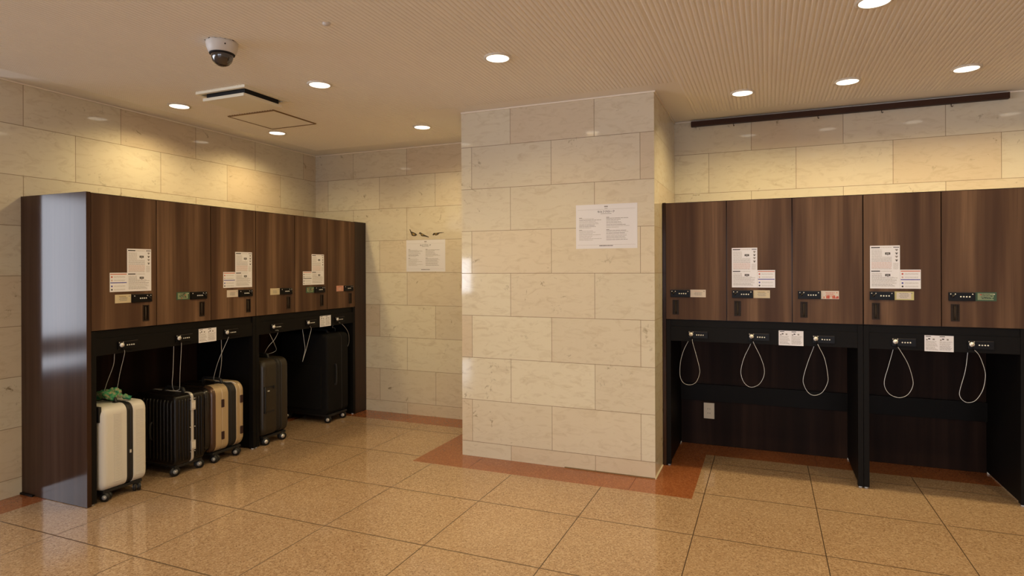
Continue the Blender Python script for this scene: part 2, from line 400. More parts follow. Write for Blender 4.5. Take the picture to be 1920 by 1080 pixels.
# ------------------------------------------------------------------ ceiling lamps
lens_m = MB(); lens_m.lathe((0, 0, 0), [(0.0001, -0.0095), (0.03, -0.0095), (0.061, -0.0085)], M_LENS); LENS = lens_m.mesh('lens')
ring_m = MB(); ring_m.lathe((0, 0, 0), [(0.060, -0.0088), (0.0615, -0.0100), (0.066, -0.0115), (0.073, -0.009), (0.075, 0.0)], M_RING); RING = ring_m.mesh('trim_ring')
lamp_data = bpy.data.lights.new('downlight_lamp', 'SPOT')
lamp_data.energy = LAMP_W; lamp_data.color = LAMP_COL; lamp_data.spot_size = math.radians(LAMP_ANGLE); lamp_data.spot_blend = 0.75; lamp_data.shadow_soft_size = 0.045
down = empty('downlight', (0, 0, 0))
share(RING, 'trim_ring', down); share(LENS, 'lens', down)
spots = [
    (-3.695, 2.966, 'round recessed downlight nearest the long left wall, over the tall end panel'),
    (-2.495, 2.960, 'round recessed downlight right of the square ceiling vent'),
    (-1.315, 2.960, 'round recessed downlight on the ribbed ceiling in front of the stone pillar'),
    (0.423, 2.960, 'round recessed downlight cut by the top edge of the photo'),
    (-3.690, 3.862, 'round recessed downlight between the ceiling hatch and the far left corner'),
    (-2.500, 4.160, 'round recessed downlight just left of the pillar, over the back wall notice'),
    (-0.140, 4.172, 'round recessed downlight nearest the pillar above the right lockers'),
    (0.452, 4.168, 'middle one of the three downlights above the right lockers'),
    (1.044, 4.165, 'rightmost of the three downlights above the right lockers'),
    (-2.510, 1.400, 'round recessed ceiling downlight outside the picture'),
    (-1.315, 1.410, 'round recessed ceiling downlight outside the picture'),
    (0.423, 1.400, 'round recessed ceiling downlight outside the picture'),
    (1.620, 2.960, 'round recessed ceiling downlight outside the picture'),
    (1.640, 4.165, 'round recessed ceiling downlight outside the picture'),
    (-1.315, -0.150, 'round recessed ceiling downlight outside the picture'),
    (0.423, -0.150, 'round recessed ceiling downlight outside the picture'),
]
kids = list(down.children)
for i, (x, y, lb) in enumerate(spots):
    if i == 0: r = down
    else:
        r = down.copy(); COL.objects.link(r)
        for c in kids:
            d = c.copy(); COL.objects.link(d); d.parent = r
    r.location = (x, y, CEIL); tag(r, lb, 'ceiling light', 'recessed ceiling downlights')
    lo = bpy.data.objects.new('downlight_lamp', lamp_data); COL.objects.link(lo); lo.location = (x, y, CEIL - 0.012)

# ------------------------------------------------------------------ ceiling fittings
r = tag(empty('dome_camera', (-2.48, 2.23, CEIL)), 'white dome security camera with dark glass ball on the ribbed ceiling', 'security camera')
m = MB(); m.lathe((0, 0, 0), [(0.0001, 0), (0.073, 0), (0.074, -0.012), (0.071, -0.030), (0.062, -0.054), (0.056, -0.060), (0.049, -0.060)], M_CAMW, 40)
for k in range(5):
    th = -2.2 + k*0.55; m.box(0.071*math.cos(th)-.005, 0.071*math.cos(th)+.005, 0.071*math.sin(th)-.005, 0.071*math.sin(th)+.005, -.004, -.0005, M_VOID)
m.cyl((0.0605, -0.037, -0.028), (0.85, -0.52, 0), .0035, .006, M_VOID, 10); m.obj('housing', r)
m = MB(); m.lathe((0, 0, -0.060), [(0.050, 0.001), (0.052, -0.006), (0.050, -0.020), (0.043, -0.038), (0.031, -0.051), (0.016, -0.058), (0.0001, -0.060)], M_DOME, 40); m.obj('dome', r)
m = MB(); m.lathe((0, 0, -0.056), [(0.057, 0), (0.059, -0.004), (0.057, -0.008), (0.052, -0.007)], M_VOID, 40); m.obj('dome_ring', r)

r = tag(empty('ceiling_vent', (-3.115, 2.965, CEIL)), 'square white ceiling vent with a lowered cream panel and black slot', 'ceiling vent')
m = MB()
for a in ((-.205, .205, -.185, -.165), (-.205, .205, .165, .185), (-.205, -.185, -.165, .165), (.185, .205, -.165, .165)): m.box(*a, -0.019, 0.0, M_AC)
m.obj('frame', r)
m = MB().box(-.160, .160, -.140, .140, -0.041, 0.0, M_VOID); m.obj('slot', r)
m = MB().box(-.172, .172, -.160, .160, -0.060, -0.041, M_AC, 0.004); m.obj('panel', r)

r = tag(empty('ceiling_hatch', (-3.400, 3.518, CEIL)), 'square access hatch with thin brown frame in the ceiling', 'access hatch')
m = MB()
for a in ((-.218, .218, -.218, -.210), (-.218, .218, .210, .218), (-.218, -.210, -.21, .21), (.210, .218, -.21, .21)): m.box(*a, -0.011, 0.0, M_HATCH)
m.obj('frame', r)
m = MB().box(-.208, .208, -.208, .208, -0.0085, 0.0, M_CEIL); m.obj('hatch_door', r)

r = tag(empty('hanging_rail', (0.457, YR, CEIL)), 'long dark brown picture rail under the ceiling above the right lockers', 'picture rail')
m = MB().box(-0.985, 0.975, -0.040, -0.002, -0.050, -0.011, M_RAIL, 0.003); m.obj('bar', r)
for hx in (-0.225, 0.338, 0.728, 1.124):
    m = MB(); u = hx - 0.457; m.tube([(u, -0.020, -0.049), (u, -0.020, -0.066), (u + 0.004, -0.030, -0.072), (u + 0.006, -0.036, -0.066)], 0.0022, M_RAIL, 6); m.obj('hook', r)

tag(MB().lathe((-1.851, 2.244, CEIL), [(0.0001, -0.012), (0.010, -0.012), (0.018, -0.006), (0.019, 0.0)], M_CAMW, 20).obj('ceiling_sensor'), 'tiny pale sensor nub on the ribbed ceiling right of the dome camera', 'sensor')

# ------------------------------------------------------------------ paper with print
def dashes(m, x0, x1, z, h, y, mt, rnd, wmin=0.004, wmax=0.018, gap=0.0016):
    x = x0
    while x < x1 - 0.002:
        w = min(rnd.uniform(wmin, wmax), x1 - x)
        m.add([(x, y, z), (x+w, y, z), (x+w, y, z+h), (x, y, z+h)], [(0, 1, 2, 3)], mt); x += w + gap
def quad(m, x0, x1, z0, z1, y, mt): m.add([(x0, y, z0), (x1, y, z0), (x1, y, z1), (x0, y, z1)], [(0, 1, 2, 3)], mt)

def big_sheet(seed=3):
    """0.154 x 0.256 printed instruction sheet, origin at its lower left corner, facing -y"""
    rnd = random.Random(seed); W, H = 0.154, 0.256; m = MB(); m.box(0, W, -0.0008, 0, 0, H, M_PAPER); y = -0.0011
    for zt in (H - 0.014, H*0.405 - 0.003):
        quad(m, 0.006, 0.052, zt, zt + 0.006, y, M_INK); dashes(m, 0.056, 0.112, zt + .0015, 0.0028, y, M_LGREY, rnd)
    quad(m, 0.120, 0.150, H - 0.0125, H - 0.0085, y, M_INK)
    for k, zz in enumerate((H-.027, H-.047, H-.067, H-.088)):      # small pictograms on the right
        quad(m, 0.130, 0.144, zz, zz + .006, y, M_GREY); quad(m, 0.133, 0.141, zz - .006, zz, y, M_INK if k % 2 else M_GREY)
    for zz, w in ((H-.054, .027), (H*0.405-.030, .027)):          # lock picture
        quad(m, 0.078, 0.078+w, zz, zz+.013, y, M_INK); quad(m, 0.083, 0.078+w-.005, zz+.004, zz+.0085, y - .0002, M_LGREY)
        quad(m, 0.090, 0.094, zz-.005, zz, y, M_GREY)
    z = H - 0.026
    while z > H*0.44:
        inpic = z > H - .066; blk = z < H - 0.098
        mt = M_PINK if (blk and rnd.random() < .5) else (M_GREY if rnd.random() < .35 else M_LGREY)
        dashes(m, 0.008, 0.062 if inpic else 0.112, z, 0.0022, y, mt, rnd)
        if z < H - .105: dashes(m, 0.120, 0.146, z, 0.0018, y, M_LGREY, rnd)
        z -= 0.0050 if blk else 0.0062
    z = H*0.405 - 0.014
    while z > 0.008:
        inpic = z > H*0.405 - .034
        dashes(m, 0.008, 0.062 if inpic else rnd.uniform(.115, .146), z, 0.0022, y, M_GREY if rnd.random() < .4 else M_LGREY, rnd); z -= 0.0056
    return m.mesh('instruction_sheet')
def small_sheet(seed=5, dark=False):
    rnd = random.Random(seed); W, H = 0.104, 0.112; m = MB(); m.box(0, W, -0.0008, 0, 0, H, M_PAPER); y = -0.0011
    quad(m, .003, W-.003, H-.011, H-.006, y, M_ORANGE); quad(m, .003, W-.003, H*.455, H*.455+.005, y, M_INK if dark else M_BLUE)
    for zz, c in ((H-.025, M_REDI), (H-.045, M_PINK), (.033, M_BLUE), (.013, M_INK)):
        m.add([(0.012 + .0052*math.cos(t*math.pi/5), y, zz + .0052*math.sin(t*math.pi/5)) for t in range(10)], [tuple(range(10))], M_INK if dark else c)
        for q in (0.0025, -0.0025): dashes(m, .024, W-.012, zz + q - .001, .0018, y, M_LGREY, rnd)
    return m.mesh('step_sheet')
def notice(seed=9):
    rnd = random.Random(seed); W, H = 0.142, 0.093; m = MB(); m.box(0, W, -0.0008, 0, 0, H, M_PAPER); y = -0.0011
    for x0 in (.006, .074):
        quad(m, x0, x0+.026, H-.008, H-.004, y, M_INK); quad(m, x0+.012, x0+.022, H-.024, H-.017, y, M_INK); quad(m, x0+.034, x0+.044, H-.027, H-.018, y, M_GREY); quad(m, x0+.002, x0+.010, H-.030, H-.022, y, M_GREY)
        z = H - .037
        while z > .006: dashes(m, x0, x0 + rnd.uniform(.045, .061), z, .0019, y, M_GREY if rnd.random() < .45 else M_LGREY, rnd); z -= .0052
    return m.mesh('notice_sheet')
BIG, SMALL, SMALLD, NOTE = big_sheet(), small_sheet(), small_sheet(5, True), notice()

# wall posters: 0.408 x 0.292
def poster(loc, label):
    rnd = random.Random(11); W, H = 0.408, 0.290
    r = tag(empty('wall_notice', loc), label, 'notice', 'printed guest notices taped to the stone walls')
    MB().box(0, W, -0.0012, 0, 0, H, M_PAPER2).obj('paper', r)
    m = MB(); y = -0.0016
    quad(m, W/2-.012, W/2+.012, H-.020, H-.012, y, M_GREY); quad(m, W/2-.010, W/2+.010, H-.031, H-.027, y, M_LGREY)
    quad(m, .012, W-.012, H-.0345, H-.033, y, M_LGREY)
    dashes(m, W/2-.036, W/2+.036, H-.064, .004, y, M_GREY, rnd, .003, .007)
    for cx0 in (.022, .205):
        for z0, z1 in ((H-.090, H-.155), (H-.170, H-.240)):
            quad(m, cx0, cx0+.020, z0+.001, z0+.005, y, M_GREY); z = z0 - .005
            while z > z1: dashes(m, cx0, cx0 + rnd.uniform(.075, .155), z, .0032, y, M_LGREY if rnd.random() < .6 else M_GREY, rnd, .01, .04, .002); z -= .0085
    quad(m, .012, W-.012, .0235, .025, y, M_LGREY); dashes(m, W/2-.045, W/2+.045, .016, .0048, y, M_INK, rnd, .004, .010)
    m.obj('printed_text', r)
    cu = bpy.data.curves.new('title_lettering', 'FONT'); cu.body = 'セルフクローク'; cu.size = 0.0165; cu.align_x = 'CENTER'; cu.extrude = 0.0001; cu.space_character = 1.0; cu.offset = 0.0003
    cu.materials.append(M_INK); tmp = bpy.data.objects.new('title_curve', cu); COL.objects.link(tmp)
    bpy.context.view_layer.update()
    me = bpy.data.meshes.new_from_object(tmp.evaluated_get(bpy.context.evaluated_depsgraph_get()))
    bpy.data.objects.remove(tmp)
    o = bpy.data.objects.new('title_lettering', me); COL.objects.link(o); o.parent = r
    o.rotation_euler = (math.pi/2, 0, 0); o.location = (W/2, -0.0018, H - 0.055)
    return r
poster((-1.171, YP - 0.0005, 1.466), 'large white printed notice taped on the stone pillar beside the right lockers')
poster((-3.071, YB - 0.0005, 1.314), 'white printed notice on the back wall beneath three dark marks')

# three dark marks above the back notice
def blob(name, polys, label):
    m = MB()
    for k, (pts, mt) in enumerate(polys):
        n = len(pts); yy = YB - 0.0016 - 0.0003*k
        m.add([(x, yy, z) for x, z in pts] + [(x, YB, z) for x, z in pts], [tuple(range(n)), tuple(range(2*n-1, n-1, -1))] + [(i, (i+1) % n, n+(i+1) % n, n+i) for i in range(n)], mt)
    tag(m.obj(name), label, 'decal', 'dark decal marks over the back wall notice')
blob('wall_decal', [([(-3.036, 1.703), (-3.028, 1.704), (-3.018, 1.684), (-2.990, 1.674), (-2.964, 1.662), (-2.955, 1.650), (-2.972, 1.640), (-2.992, 1.640), (-3.010, 1.644), (-3.022, 1.668)], M_MARK),
                    ([(-3.004, 1.668), (-2.988, 1.666), (-2.975, 1.655), (-2.990, 1.648), (-3.004, 1.655)], M_MARKG)], 'dark upright-tailed mark on the wall, leftmost of three')
blob('wall_decal', [([(-2.938, 1.664), (-2.925, 1.675), (-2.908, 1.667), (-2.884, 1.653), (-2.856, 1.641), (-2.831, 1.630), (-2.834, 1.624), (-2.862, 1.632), (-2.896, 1.636), (-2.912, 1.640), (-2.918, 1.655)], M_MARK),
                    ([(-2.915, 1.662), (-2.900, 1.658), (-2.886, 1.648), (-2.902, 1.644)], M_MARKG)], 'dark mark sloping down to the right, middle of three')
blob('wall_decal', [([(-2.793, 1.650), (-2.780, 1.664), (-2.750, 1.664), (-2.725, 1.667), (-2.676, 1.667), (-2.676, 1.664), (-2.722, 1.659), (-2.738, 1.645), (-2.758, 1.640), (-2.772, 1.647), (-2.788, 1.641)], M_MARK),
                    ([(-2.772, 1.658), (-2.752, 1.659), (-2.742, 1.652), (-2.760, 1.649)], M_MARKG)], 'dark mark with long thin tail to the right, rightmost of three')

# ------------------------------------------------------------------ lockers (local: x along the front, y into the wall, z up)
ZD0, ZD1, ZT = 0.992, 1.772, 1.776
def pull_mesh():
    m = MB(); w, h = 0.042, 0.100; t = 0.006
    for a in ((0, w, 0, t), (0, w, h-t, h), (0, t, t, h-t), (w-t, w, t, h-t)): m.box(a[0], a[1], -0.003, 0.004, a[2], a[3], M_PULL, 0.001)
    m.box(t, w-t, 0.010, 0.012, t, h-t, M_PULLIN)
    for a in ((t, w-t, t, t+.001), (t, w-t, h-t-.001, h-t)): m.box(a[0], a[1], 0.003, 0.011, a[2], a[3], M_PULL)
    for a in ((t, t+.001), (w-t-.001, w-t)): m.box(a[0], a[1], 0.003, 0.011, t, h-t, M_PULL)
    m.tube([(w*.5, 0.006, t), (w*.5, 0.002, h*.35), (w*.5, 0.002, h*.65), (w*.5, 0.006, h-t)], 0.0045, M_PULLIN, 8)
    return m.mesh('handle')
PULL = pull_mesh()
def doorlock_mesh(mirror):
    W, H = 0.127, 0.050; m = MB(); X = (lambda x: W - x) if mirror else (lambda x: x)
    m.box(0, W, -0.010, 0, 0, H, M_LOCK, 0.002); m.box(0.001, W-.001, -0.0105, -.004, H-.0022, H-.0004, M_LOCKRIM)
    for x, z in ((.010, .039), (.032, .039), (.114, .039)): m.cyl((X(x), -0.0105, z), (0, 1, 0), .0032, .003, M_SATIN, 10)
    m.cyl((X(.018), -0.013, .026), (0, 1, 0), .0085, .008, M_LOCK, 18)
    m.tube([(X(.014), -.018, .020), (X(.030), -.018, .036)], .0018, M_LOCKRIM, 6)
    for k in range(4):
        x = (.058 + k*.0138) if not mirror else (.050 + k*.0125); m.cyl((x, -0.0107, .024), (0, 1, 0), .0040, .0028, M_DOT, 12)
    return m.mesh('combination_lock')
DL_R, DL_L = doorlock_mesh(False), doorlock_mesh(True)
def cablelock_meshes():
    W, H = 0.124, 0.047; m = MB()
    m.box(0, W, -0.010, 0, 0, H, M_LOCK, 0.002); m.box(0.001, W-.003, -0.0108, -.004, H-.0024, H-.0004, M_LOCKRIM)
    for x, z in ((.006, .041), (.030, .041)): m.cyl((x, -0.0105, z), (0, 1, 0), .0030, .003, M_SATIN, 10)
    for k in range(4): m.cyl((.054 + k*.0135, -0.0107, .023), (0, 1, 0), .0040, .0028, M_DOT, 12)
    p = MB(); bmk = bmesh.new(); bmesh.ops.create_uvsphere(bmk, u_segments=20, v_segments=12, radius=0.0135)
    for v in bmk.verts: v.co = Vector((v.co.x + .018, v.co.y*0.7 - .016, v.co.z + .027))
    p.bm(bmk, M_CHROME); bmk.free()
    p.cyl((.018, -.0255, .027), (0, 1, 0), .007, .003, M_SATIN, 16)
    p.tube([(.021, -.020, .018), (.026, -.018, .004), (.028, -.016, -.004)], .0035, M_LOCK, 8)
    return m.mesh('cable_lock'), p.mesh('lock_plug')
CLOCK, PLUG = cablelock_meshes()

CARD_KINDS = {
    'white': (M_CARDW, M_PINK, M_GREY), 'cream': (M_CREAM, M_MARKG, M_GREY), 'green': (M_GREENI, M_LIME, M_CARDW),
    'red': (M_CARDW, M_REDI, M_ORANGE), 'yellow': (M_YELC, M_CARDW, M_GREY), 'pink': (M_CARDP, M_REDI, M_CARDW), 'beige': (M_CREAM, M_CARDW, M_GREY)}
def card(kind, seed, w=0.098, h=0.050):
    rnd = random.Random(seed); base, c1, c2 = CARD_KINDS[kind]; m = MB(); m.box(0, w, -0.001, 0, 0, h, base); y = -.0013
    if kind in ('yellow', 'green'): quad(m, .010, w-.014, .006, h-.006, y, c1)
    if kind == 'red':
        for k in range(12):
            x = rnd.uniform(.008, w-.012); quad(m, x, x+rnd.uniform(.004, .014), .003, rnd.uniform(.010, .022), y - .0001*k, M_REDI if k % 2 else M_ORANGE)
    if kind == 'green':
        for k in range(14):
            x = rnd.uniform(.012, w-.02); z = rnd.uniform(.006, h-.012); quad(m, x, x+rnd.uniform(.004, .012), z, z+rnd.uniform(.003, .007), y - .0002 - .00005*k, rnd.choice((M_GREENI, M_LIME, M_GREENI, M_REDI)))
    for k, z in enumerate((h-.013, h-.021, h-.029, h-.037)):
        dashes(m, .024 + .004*(k % 2), w - rnd.uniform(.020, .034), z, .003, y - .0012, c1 if (k == 0 and kind != 'green' and kind != 'yellow') else c2 if kind not in ('green',) else M_INK, rnd, .004, .014)
    quad(m, w-.014, w-.008, h-.014, h-.008, y, c2)
    return m.mesh('name_card')

def door(parent, u0, u1, side, kind, seed, doorlabel):
    """panel door with recessed pull near its lower corner"""
    w = u1 - u0; hx = u0 + 0.042 if side == 'R' else u1 - 0.090
    zl, zh, y0, y1 = 1.023, 1.123, 0.0, 0.018
    o = MB()
    o.add([(a, y0, z) for z in (ZD0, zl+.003, zh-.003, ZD1) for a in (u0, hx+.003, hx+.039, u1)],
          [(r*4+c, r*4+c+1, (r+1)*4+c+1, (r+1)*4+c) for r in range(3) for c in range(3) if not (r == 1 and c == 1)], M_DOOR)
    o.add([(a, y1, z) for z in (ZD0, ZD1) for a in (u0, u1)], [(0, 1, 3, 2)], M_DOOR)
    for (a, za), (b, zb) in (((u0, ZD0), (u1, ZD0)), ((u1, ZD0), (u1, ZD1)), ((u1, ZD1), (u0, ZD1)), ((u0, ZD1), (u0, ZD0))):
        o.add([(a, y0, za), (b, y0, zb), (b, y1, zb), (a, y1, za)], [(0, 1, 2, 3)], M_DOOR)
    d = o.obj('door', parent)
    if doorlabel: d['label'] = doorlabel
    h = share(PULL, 'handle', d); h.location = (hx, 0, zl)
    lk = share(DL_R if side == 'R' else DL_L, 'combination_lock', d); lk.location = ((u0 + 0.030) if side == 'R' else (u1 - 0.031 - 0.130), 0, 1.141)
    lx = lk.location[0]
    c = share(card(kind, seed), 'name_card', d); c.location = (lx + 0.129 if side == 'R' else lx - 0.101, 0, 1.142)
    c['label'] = {'white': 'white name card with red print', 'cream': 'cream patterned name card', 'green': 'dark green leafy name card', 'red': 'name card with red blossoms', 'yellow': 'yellow-edged name card', 'pink': 'pink name card', 'beige': 'beige name card'}[kind]
    return d

def locker(loc, rz, u0, u1, doors, side, label, left_end=None, right_end=None, locks=(), depth=0.59):
    r = tag(empty('locker_cabinet', loc, rz), label, 'locker', 'luggage locker cabinets')
    lt = 0.030
    # carcass behind the doors
    m = MB(); m.box(u0, u1, 0.020, depth, ZD0 - 0.004, ZT - 0.002, M_PANEL); m.box(u0, u1, 0.003, 0.020, ZT - 0.003, ZT, M_PANEL); m.obj('carcass', r)
    for i, (a, b, kind, lb) in enumerate(doors): door(r, a, b, side, kind, int(a*1000) + i, lb)
    m = MB(); m.box(u0 + lt, u1 - lt, 0.004, 0.024, 0.846, 0.943, M_BLACK, 0.0015); m.obj('apron', r)
    m = MB(); m.box(u0 + 0.002, u1 - 0.002, 0.012, 0.030, 0.943, ZD0 - 0.005, M_BLACK); m.obj('cross_rail', r)
    for a, b in ((u0, u0 + lt), (u1 - lt, u1)):
        m = MB(); m.box(a + .0005, b - .0005, 0.002, 0.045, 0.010, ZD0 - 0.006, M_BLACK, 0.0015); m.cyl(((a+b)/2, .022, .005), (0, 0, 1), .010, .010, M_DOT, 12); m.obj('leg', r)
        m = MB(); m.box(a + .008, b - .008, 0.046, depth - 0.002, 0.012, ZD0 - 0.006, M_BLACK); m.cyl(((a+b)/2, depth - .03, .006), (0, 0, 1), .010, .012, M_DOT, 12); m.obj('side_panel', r)
    m = MB(); m.box(u0 + lt*.6, u1 - lt*.6, depth - 0.012, depth - .001, 0.001, ZD0 - 0.006, M_BACKP); m.obj('back_panel', r)
    m = MB(); m.box(u0 + lt*.6, u1 - lt*.6, depth - 0.035, depth - 0.013, 0.335, 0.460, M_BLACK, 0.0015); m.obj('back_rail', r)
    if left_end:
        m = MB(); m.box(left_end[0], left_end[1], 0.0, depth + 0.004, 0.002, ZT + 0.003, M_PANEL, 0.001); e = m.obj('end_panel', r)
    if right_end:
        m = MB(); m.box(right_end[0], right_end[1], 0.001, 0.019, 0.002, ZT + 0.003, M_FILL, 0.001); m.obj('filler_panel', r)
    for u in locks:
        c = share(CLOCK, 'cable_lock', r); c.location = (u, 0.004, 0.868)
        p = share(PLUG, 'lock_plug', c); p['label'] = 'round chrome plug'
    return r

# left run: front plane x = XF, doors face +x
LL = [(2.262, 2.658, 'cream', None), (2.664, 3.061, 'green', None), (3.067, 3.460, 'white', None), (3.468, 3.868, 'beige', None), (3.875, 4.262, 'green', None), (4.269, 4.648, 'pink', None)]
DEPTH = XF - XL - 0.003
LEFT_A = locker((XF, 0, 0), math.pi/2, 2.260, 3.463, LL[:3], 'L', 'dark walnut three-door luggage locker with tall glossy end panel, nearest on the left', left_end=(2.2345, 2.2595), locks=(2.412, 2.792, 3.172), depth=DEPTH)
LEFT_B = locker((XF, 0, 0), math.pi/2, 3.4645, 4.651, LL[3:], 'L', 'dark walnut three-door luggage locker by the far back corner, dark cases under it', right_end=(4.652, YB - 0.003), locks=(3.612, 3.998, 4.368), depth=DEPTH)
MB().box(XL + .002, XL + .12, 2.222, 2.234, 0.001, 0.012, M_BLACK).obj('foot_recess', None)  # black box stands in for the dark recess at the panel foot
o = bpy.data.objects['foot_recess']; tag(o, 'black strip standing in for the dark recess at the wall beside the glossy end panel', 'dark recess')

# right run: front plane y = YF
RR = [(-0.630, -0.245, 'white', None), (-0.239, 0.144, 'cream', None), (0.150, 0.533, 'red', None), (0.540, 0.929, 'yellow', None), (0.935, 1.322, 'green', None)]
DEPR = YR - YF - 0.003
RIGHT_A = locker((0, YF, 0), 0, -0.631, 0.5365, RR[:3], 'R', 'walnut three-door luggage locker standing against the stone pillar', left_end=(XP + 0.003, -0.6315), locks=(-0.485, -0.110, 0.260), depth=DEPR)
RIGHT_B = locker((0, YF, 0), 0, 0.5375, 1.330, RR[3:], 'R', 'walnut two-door luggage locker at the right edge of the photo', locks=(0.683, 1.056), depth=DEPR)

def put(mesh, name, u, z, side, label, cat, group):
    o = bpy.data.objects.new(name, mesh); COL.objects.link(o)
    if side == 'L': o.location = (XF + 0.0006, u, z); o.rotation_euler = (0, 0, math.pi/2)
    else: o.location = (u, YF - 0.0006, z)
    return tag(o, label, cat, group)
G1, G2, G3 = 'large instruction sheets on the locker doors', 'small red and blue step sheets on the locker doors', 'notice sheets on the black locker aprons'
for u, s, lb in ((2.470, 'L', 'tall white instruction sheet on the locker door nearest the glossy end panel'), (3.272, 'L', 'tall white instruction sheet on the third left locker door'), (4.068, 'L', 'tall white instruction sheet on the farthest papered left locker door'),
                 (-0.210, 'R', 'tall white instruction sheet on the second right locker door from the pillar'), (0.573, 'R', 'tall white instruction sheet on the fourth right locker door from the pillar')):
    put(BIG, 'instruction_sheet', u, 1.209, s, lb, 'sheet', G1)
for u, s, lb in ((2.3655, 'L', 'small red and blue striped sheet on the locker door nearest the glossy end panel'), (3.167, 'L', 'small red and blue striped sheet on the third left locker door'), (3.963, 'L', 'small sheet with red and black stripes on the farthest papered left locker door'),
                 (-0.0555, 'R', 'small red and blue striped sheet on the second right locker door from the pillar'), (0.7275, 'R', 'small red and blue striped sheet on the fourth right locker door from the pillar')):
    put(SMALLD if u == 3.963 else SMALL, 'step_sheet', u, 1.209, s, lb, 'sheet', G2)
for u, s, lb in ((2.968, 'L', 'white notice on the black apron of the near left locker'), (4.172, 'L', 'cream notice on the black apron of the far left locker'),
                 (0.068, 'R', 'white notice on the black apron of the right locker beside the pillar'), (0.849, 'R', 'white notice on the black apron of the two-door right locker')):
    o = put(NOTE, 'apron_notice', u, 0.845, s, lb, 'sheet', G3)
    if s == 'L': o.location.x = XF - 0.0035
    else: o.location.y = YF + 0.0035

# ------------------------------------------------------------------ power outlet on the back panel
r = tag(empty('power_outlet', (-0.444, YF + DEPR - 0.0125, 0.200)), 'beige two-socket power outlet low on the dark back panel of the right locker', 'outlet')
m = MB(); m.box(0, .076, -0.008, 0, 0, .118, M_OUT, 0.002); m.obj('cover_plate', r)
m = MB(); m.box(.019, .053, -0.0105, -.006, .018, .100, M_OUT, 0.001)
m.obj('socket_block', r)
for z in (.042, .074):
    m = MB()
    for x in (.029, .043): m.box(x, x+.0025, -.0112, -.0104, z-.005, z+.005, M_OUT2)
    m.obj('socket', r)

# ------------------------------------------------------------------ security cables
GC = 'steel security cables of the lockers'
def cable(pts, label, rad=0.0016):
    m = MB(); m.tube(catmull(pts, 8), rad, M_CABLE, 6)
    return tag(m.obj('security_cable'), label, 'cable', GC)
RC = [
 ([(-0.482, .870), (-0.487, .850), (-0.521, .777), (-0.541, .696), (-0.543, .611), (-0.522, .565), (-0.481, .553), (-0.440, .573), (-0.417, .624), (-0.415, .672), (-0.440, .776), (-0.457, .840), (-0.459, .866)], 'steel cable loop hanging nearest the pillar'),
 ([(-0.095, .870), (-0.100, .838), (-0.139, .749), (-0.158, .666), (-0.149, .611), (-0.125, .576), (-0.092, .565), (-0.049, .587), (-0.021, .639), (-0.018, .695), (-0.039, .765), (-0.075, .843), (-0.084, .866)], 'steel cable loop hanging second from the pillar, left of the apron notice'),
 ([(0.276, .870), (0.269, .838), (0.235, .740), (0.209, .639), (0.216, .590), (0.239, .552), (0.272, .540), (0.314, .563), (0.343, .624), (0.344, .677), (0.327, .774), (0.296, .845), (0.287, .866)], 'steel cable loop hanging lowest, beside the middle post'),
 ([(0.699, .870), (0.696, .842), (0.672, .745), (0.650, .659), (0.653, .611), (0.679, .574), (0.724, .561), (0.765, .582), (0.789, .631), (0.789, .678), (0.765, .766), (0.722, .850), (0.710, .866)], 'steel cable loop hanging just right of the middle post'),
 ([(1.068, .870), (1.065, .839), (1.052, .736), (1.026, .628), (1.024, .592), (1.039, .567), (1.064, .559), (1.097, .577), (1.127, .635), (1.138, .701), (1.135, .752), (1.110, .831), (1.084, .866)], 'steel cable loop hanging rightmost, leaning to the left')]
for pts, lb in RC:
    n = len(pts)
    P = []
    for i, (x, z) in enumerate(pts):
        y = YF + 0.034 if i < 2 else YF - 0.008 if i >= n-2 else YF + 0.034 - 0.042*(i-1)/(n-3)
        P.append((x, y, z))
    cable(P, lb)

# ------------------------------------------------------------------ suitcases (local: x = thickness, y = depth into the locker, z up)
def ring_outline(w, z0, z1, r, n=6, inset=0.0):
    """rounded rectangle in (y, z); y 0..w"""
    a0, a1, b0, b1 = inset, w - inset, z0 + inset, z1 - inset; rr = max(r - inset*0.5, 0.004); pts = []
    for cy, cz, s in ((a1-rr, b1-rr, 0), (a0+rr, b1-rr, 1), (a0+rr, b0+rr, 2), (a1-rr, b0+rr, 3)):
        for k in range(n+1):
            th = math.pi/2*(s + k/n); pts.append((cy + rr*math.cos(th), cz + rr*math.sin(th)))
    return pts
def shell(m, sections, w, z0, z1, r):
    """sections: list of (x, inset, material for the span to the next)"""
    rings = [ring_outline(w, z0, z1, r, inset=i) for _, i, _ in sections]; n = len(rings[0])
    for j in range(len(sections)-1):
        x0, x1 = sections[j][0], sections[j+1][0]
        vs = [(x0, y, z) for y, z in rings[j]] + [(x1, y, z) for y, z in rings[j+1]]
        m.add(vs, [(k, (k+1) % n, n+(k+1) % n, n+k) for k in range(n)], sections[j][2], True)
    for j in (0, -1): m.add([(sections[j][0], y, z) for y, z in rings[j]], [tuple(range(n))], sections[j if j == 0 else -2][2])
def half(x0, x1, mt, bev=0.022, flip=False, step=6):
    """rounded-over shell half whose outer side is at x0 (or x1 when flip)"""
    out = []
    for k in range(step+1):
        th = math.pi/2*k/step; out.append((bev*(1-math.sin(th)) if False else bev*(1-math.cos(math.pi/2 - th)) , bev*(1-math.sin(math.pi/2 - (math.pi/2-th))), mt))
    prof = [(bev - bev*math.cos(math.pi/2*k/step), bev - bev*math.sin(math.pi/2*k/step)) for k in range(step+1)]
    if not flip: s = [(x0 + a, b, mt) for a, b in prof] + [(x1 - 0.003, 0, mt), (x1, 0.003, mt)]
    else: s = [(x0, 0.003, mt), (x0 + 0.003, 0, mt)] + [(x1 - a, b, mt) for a, b in reversed(prof)]
    return s
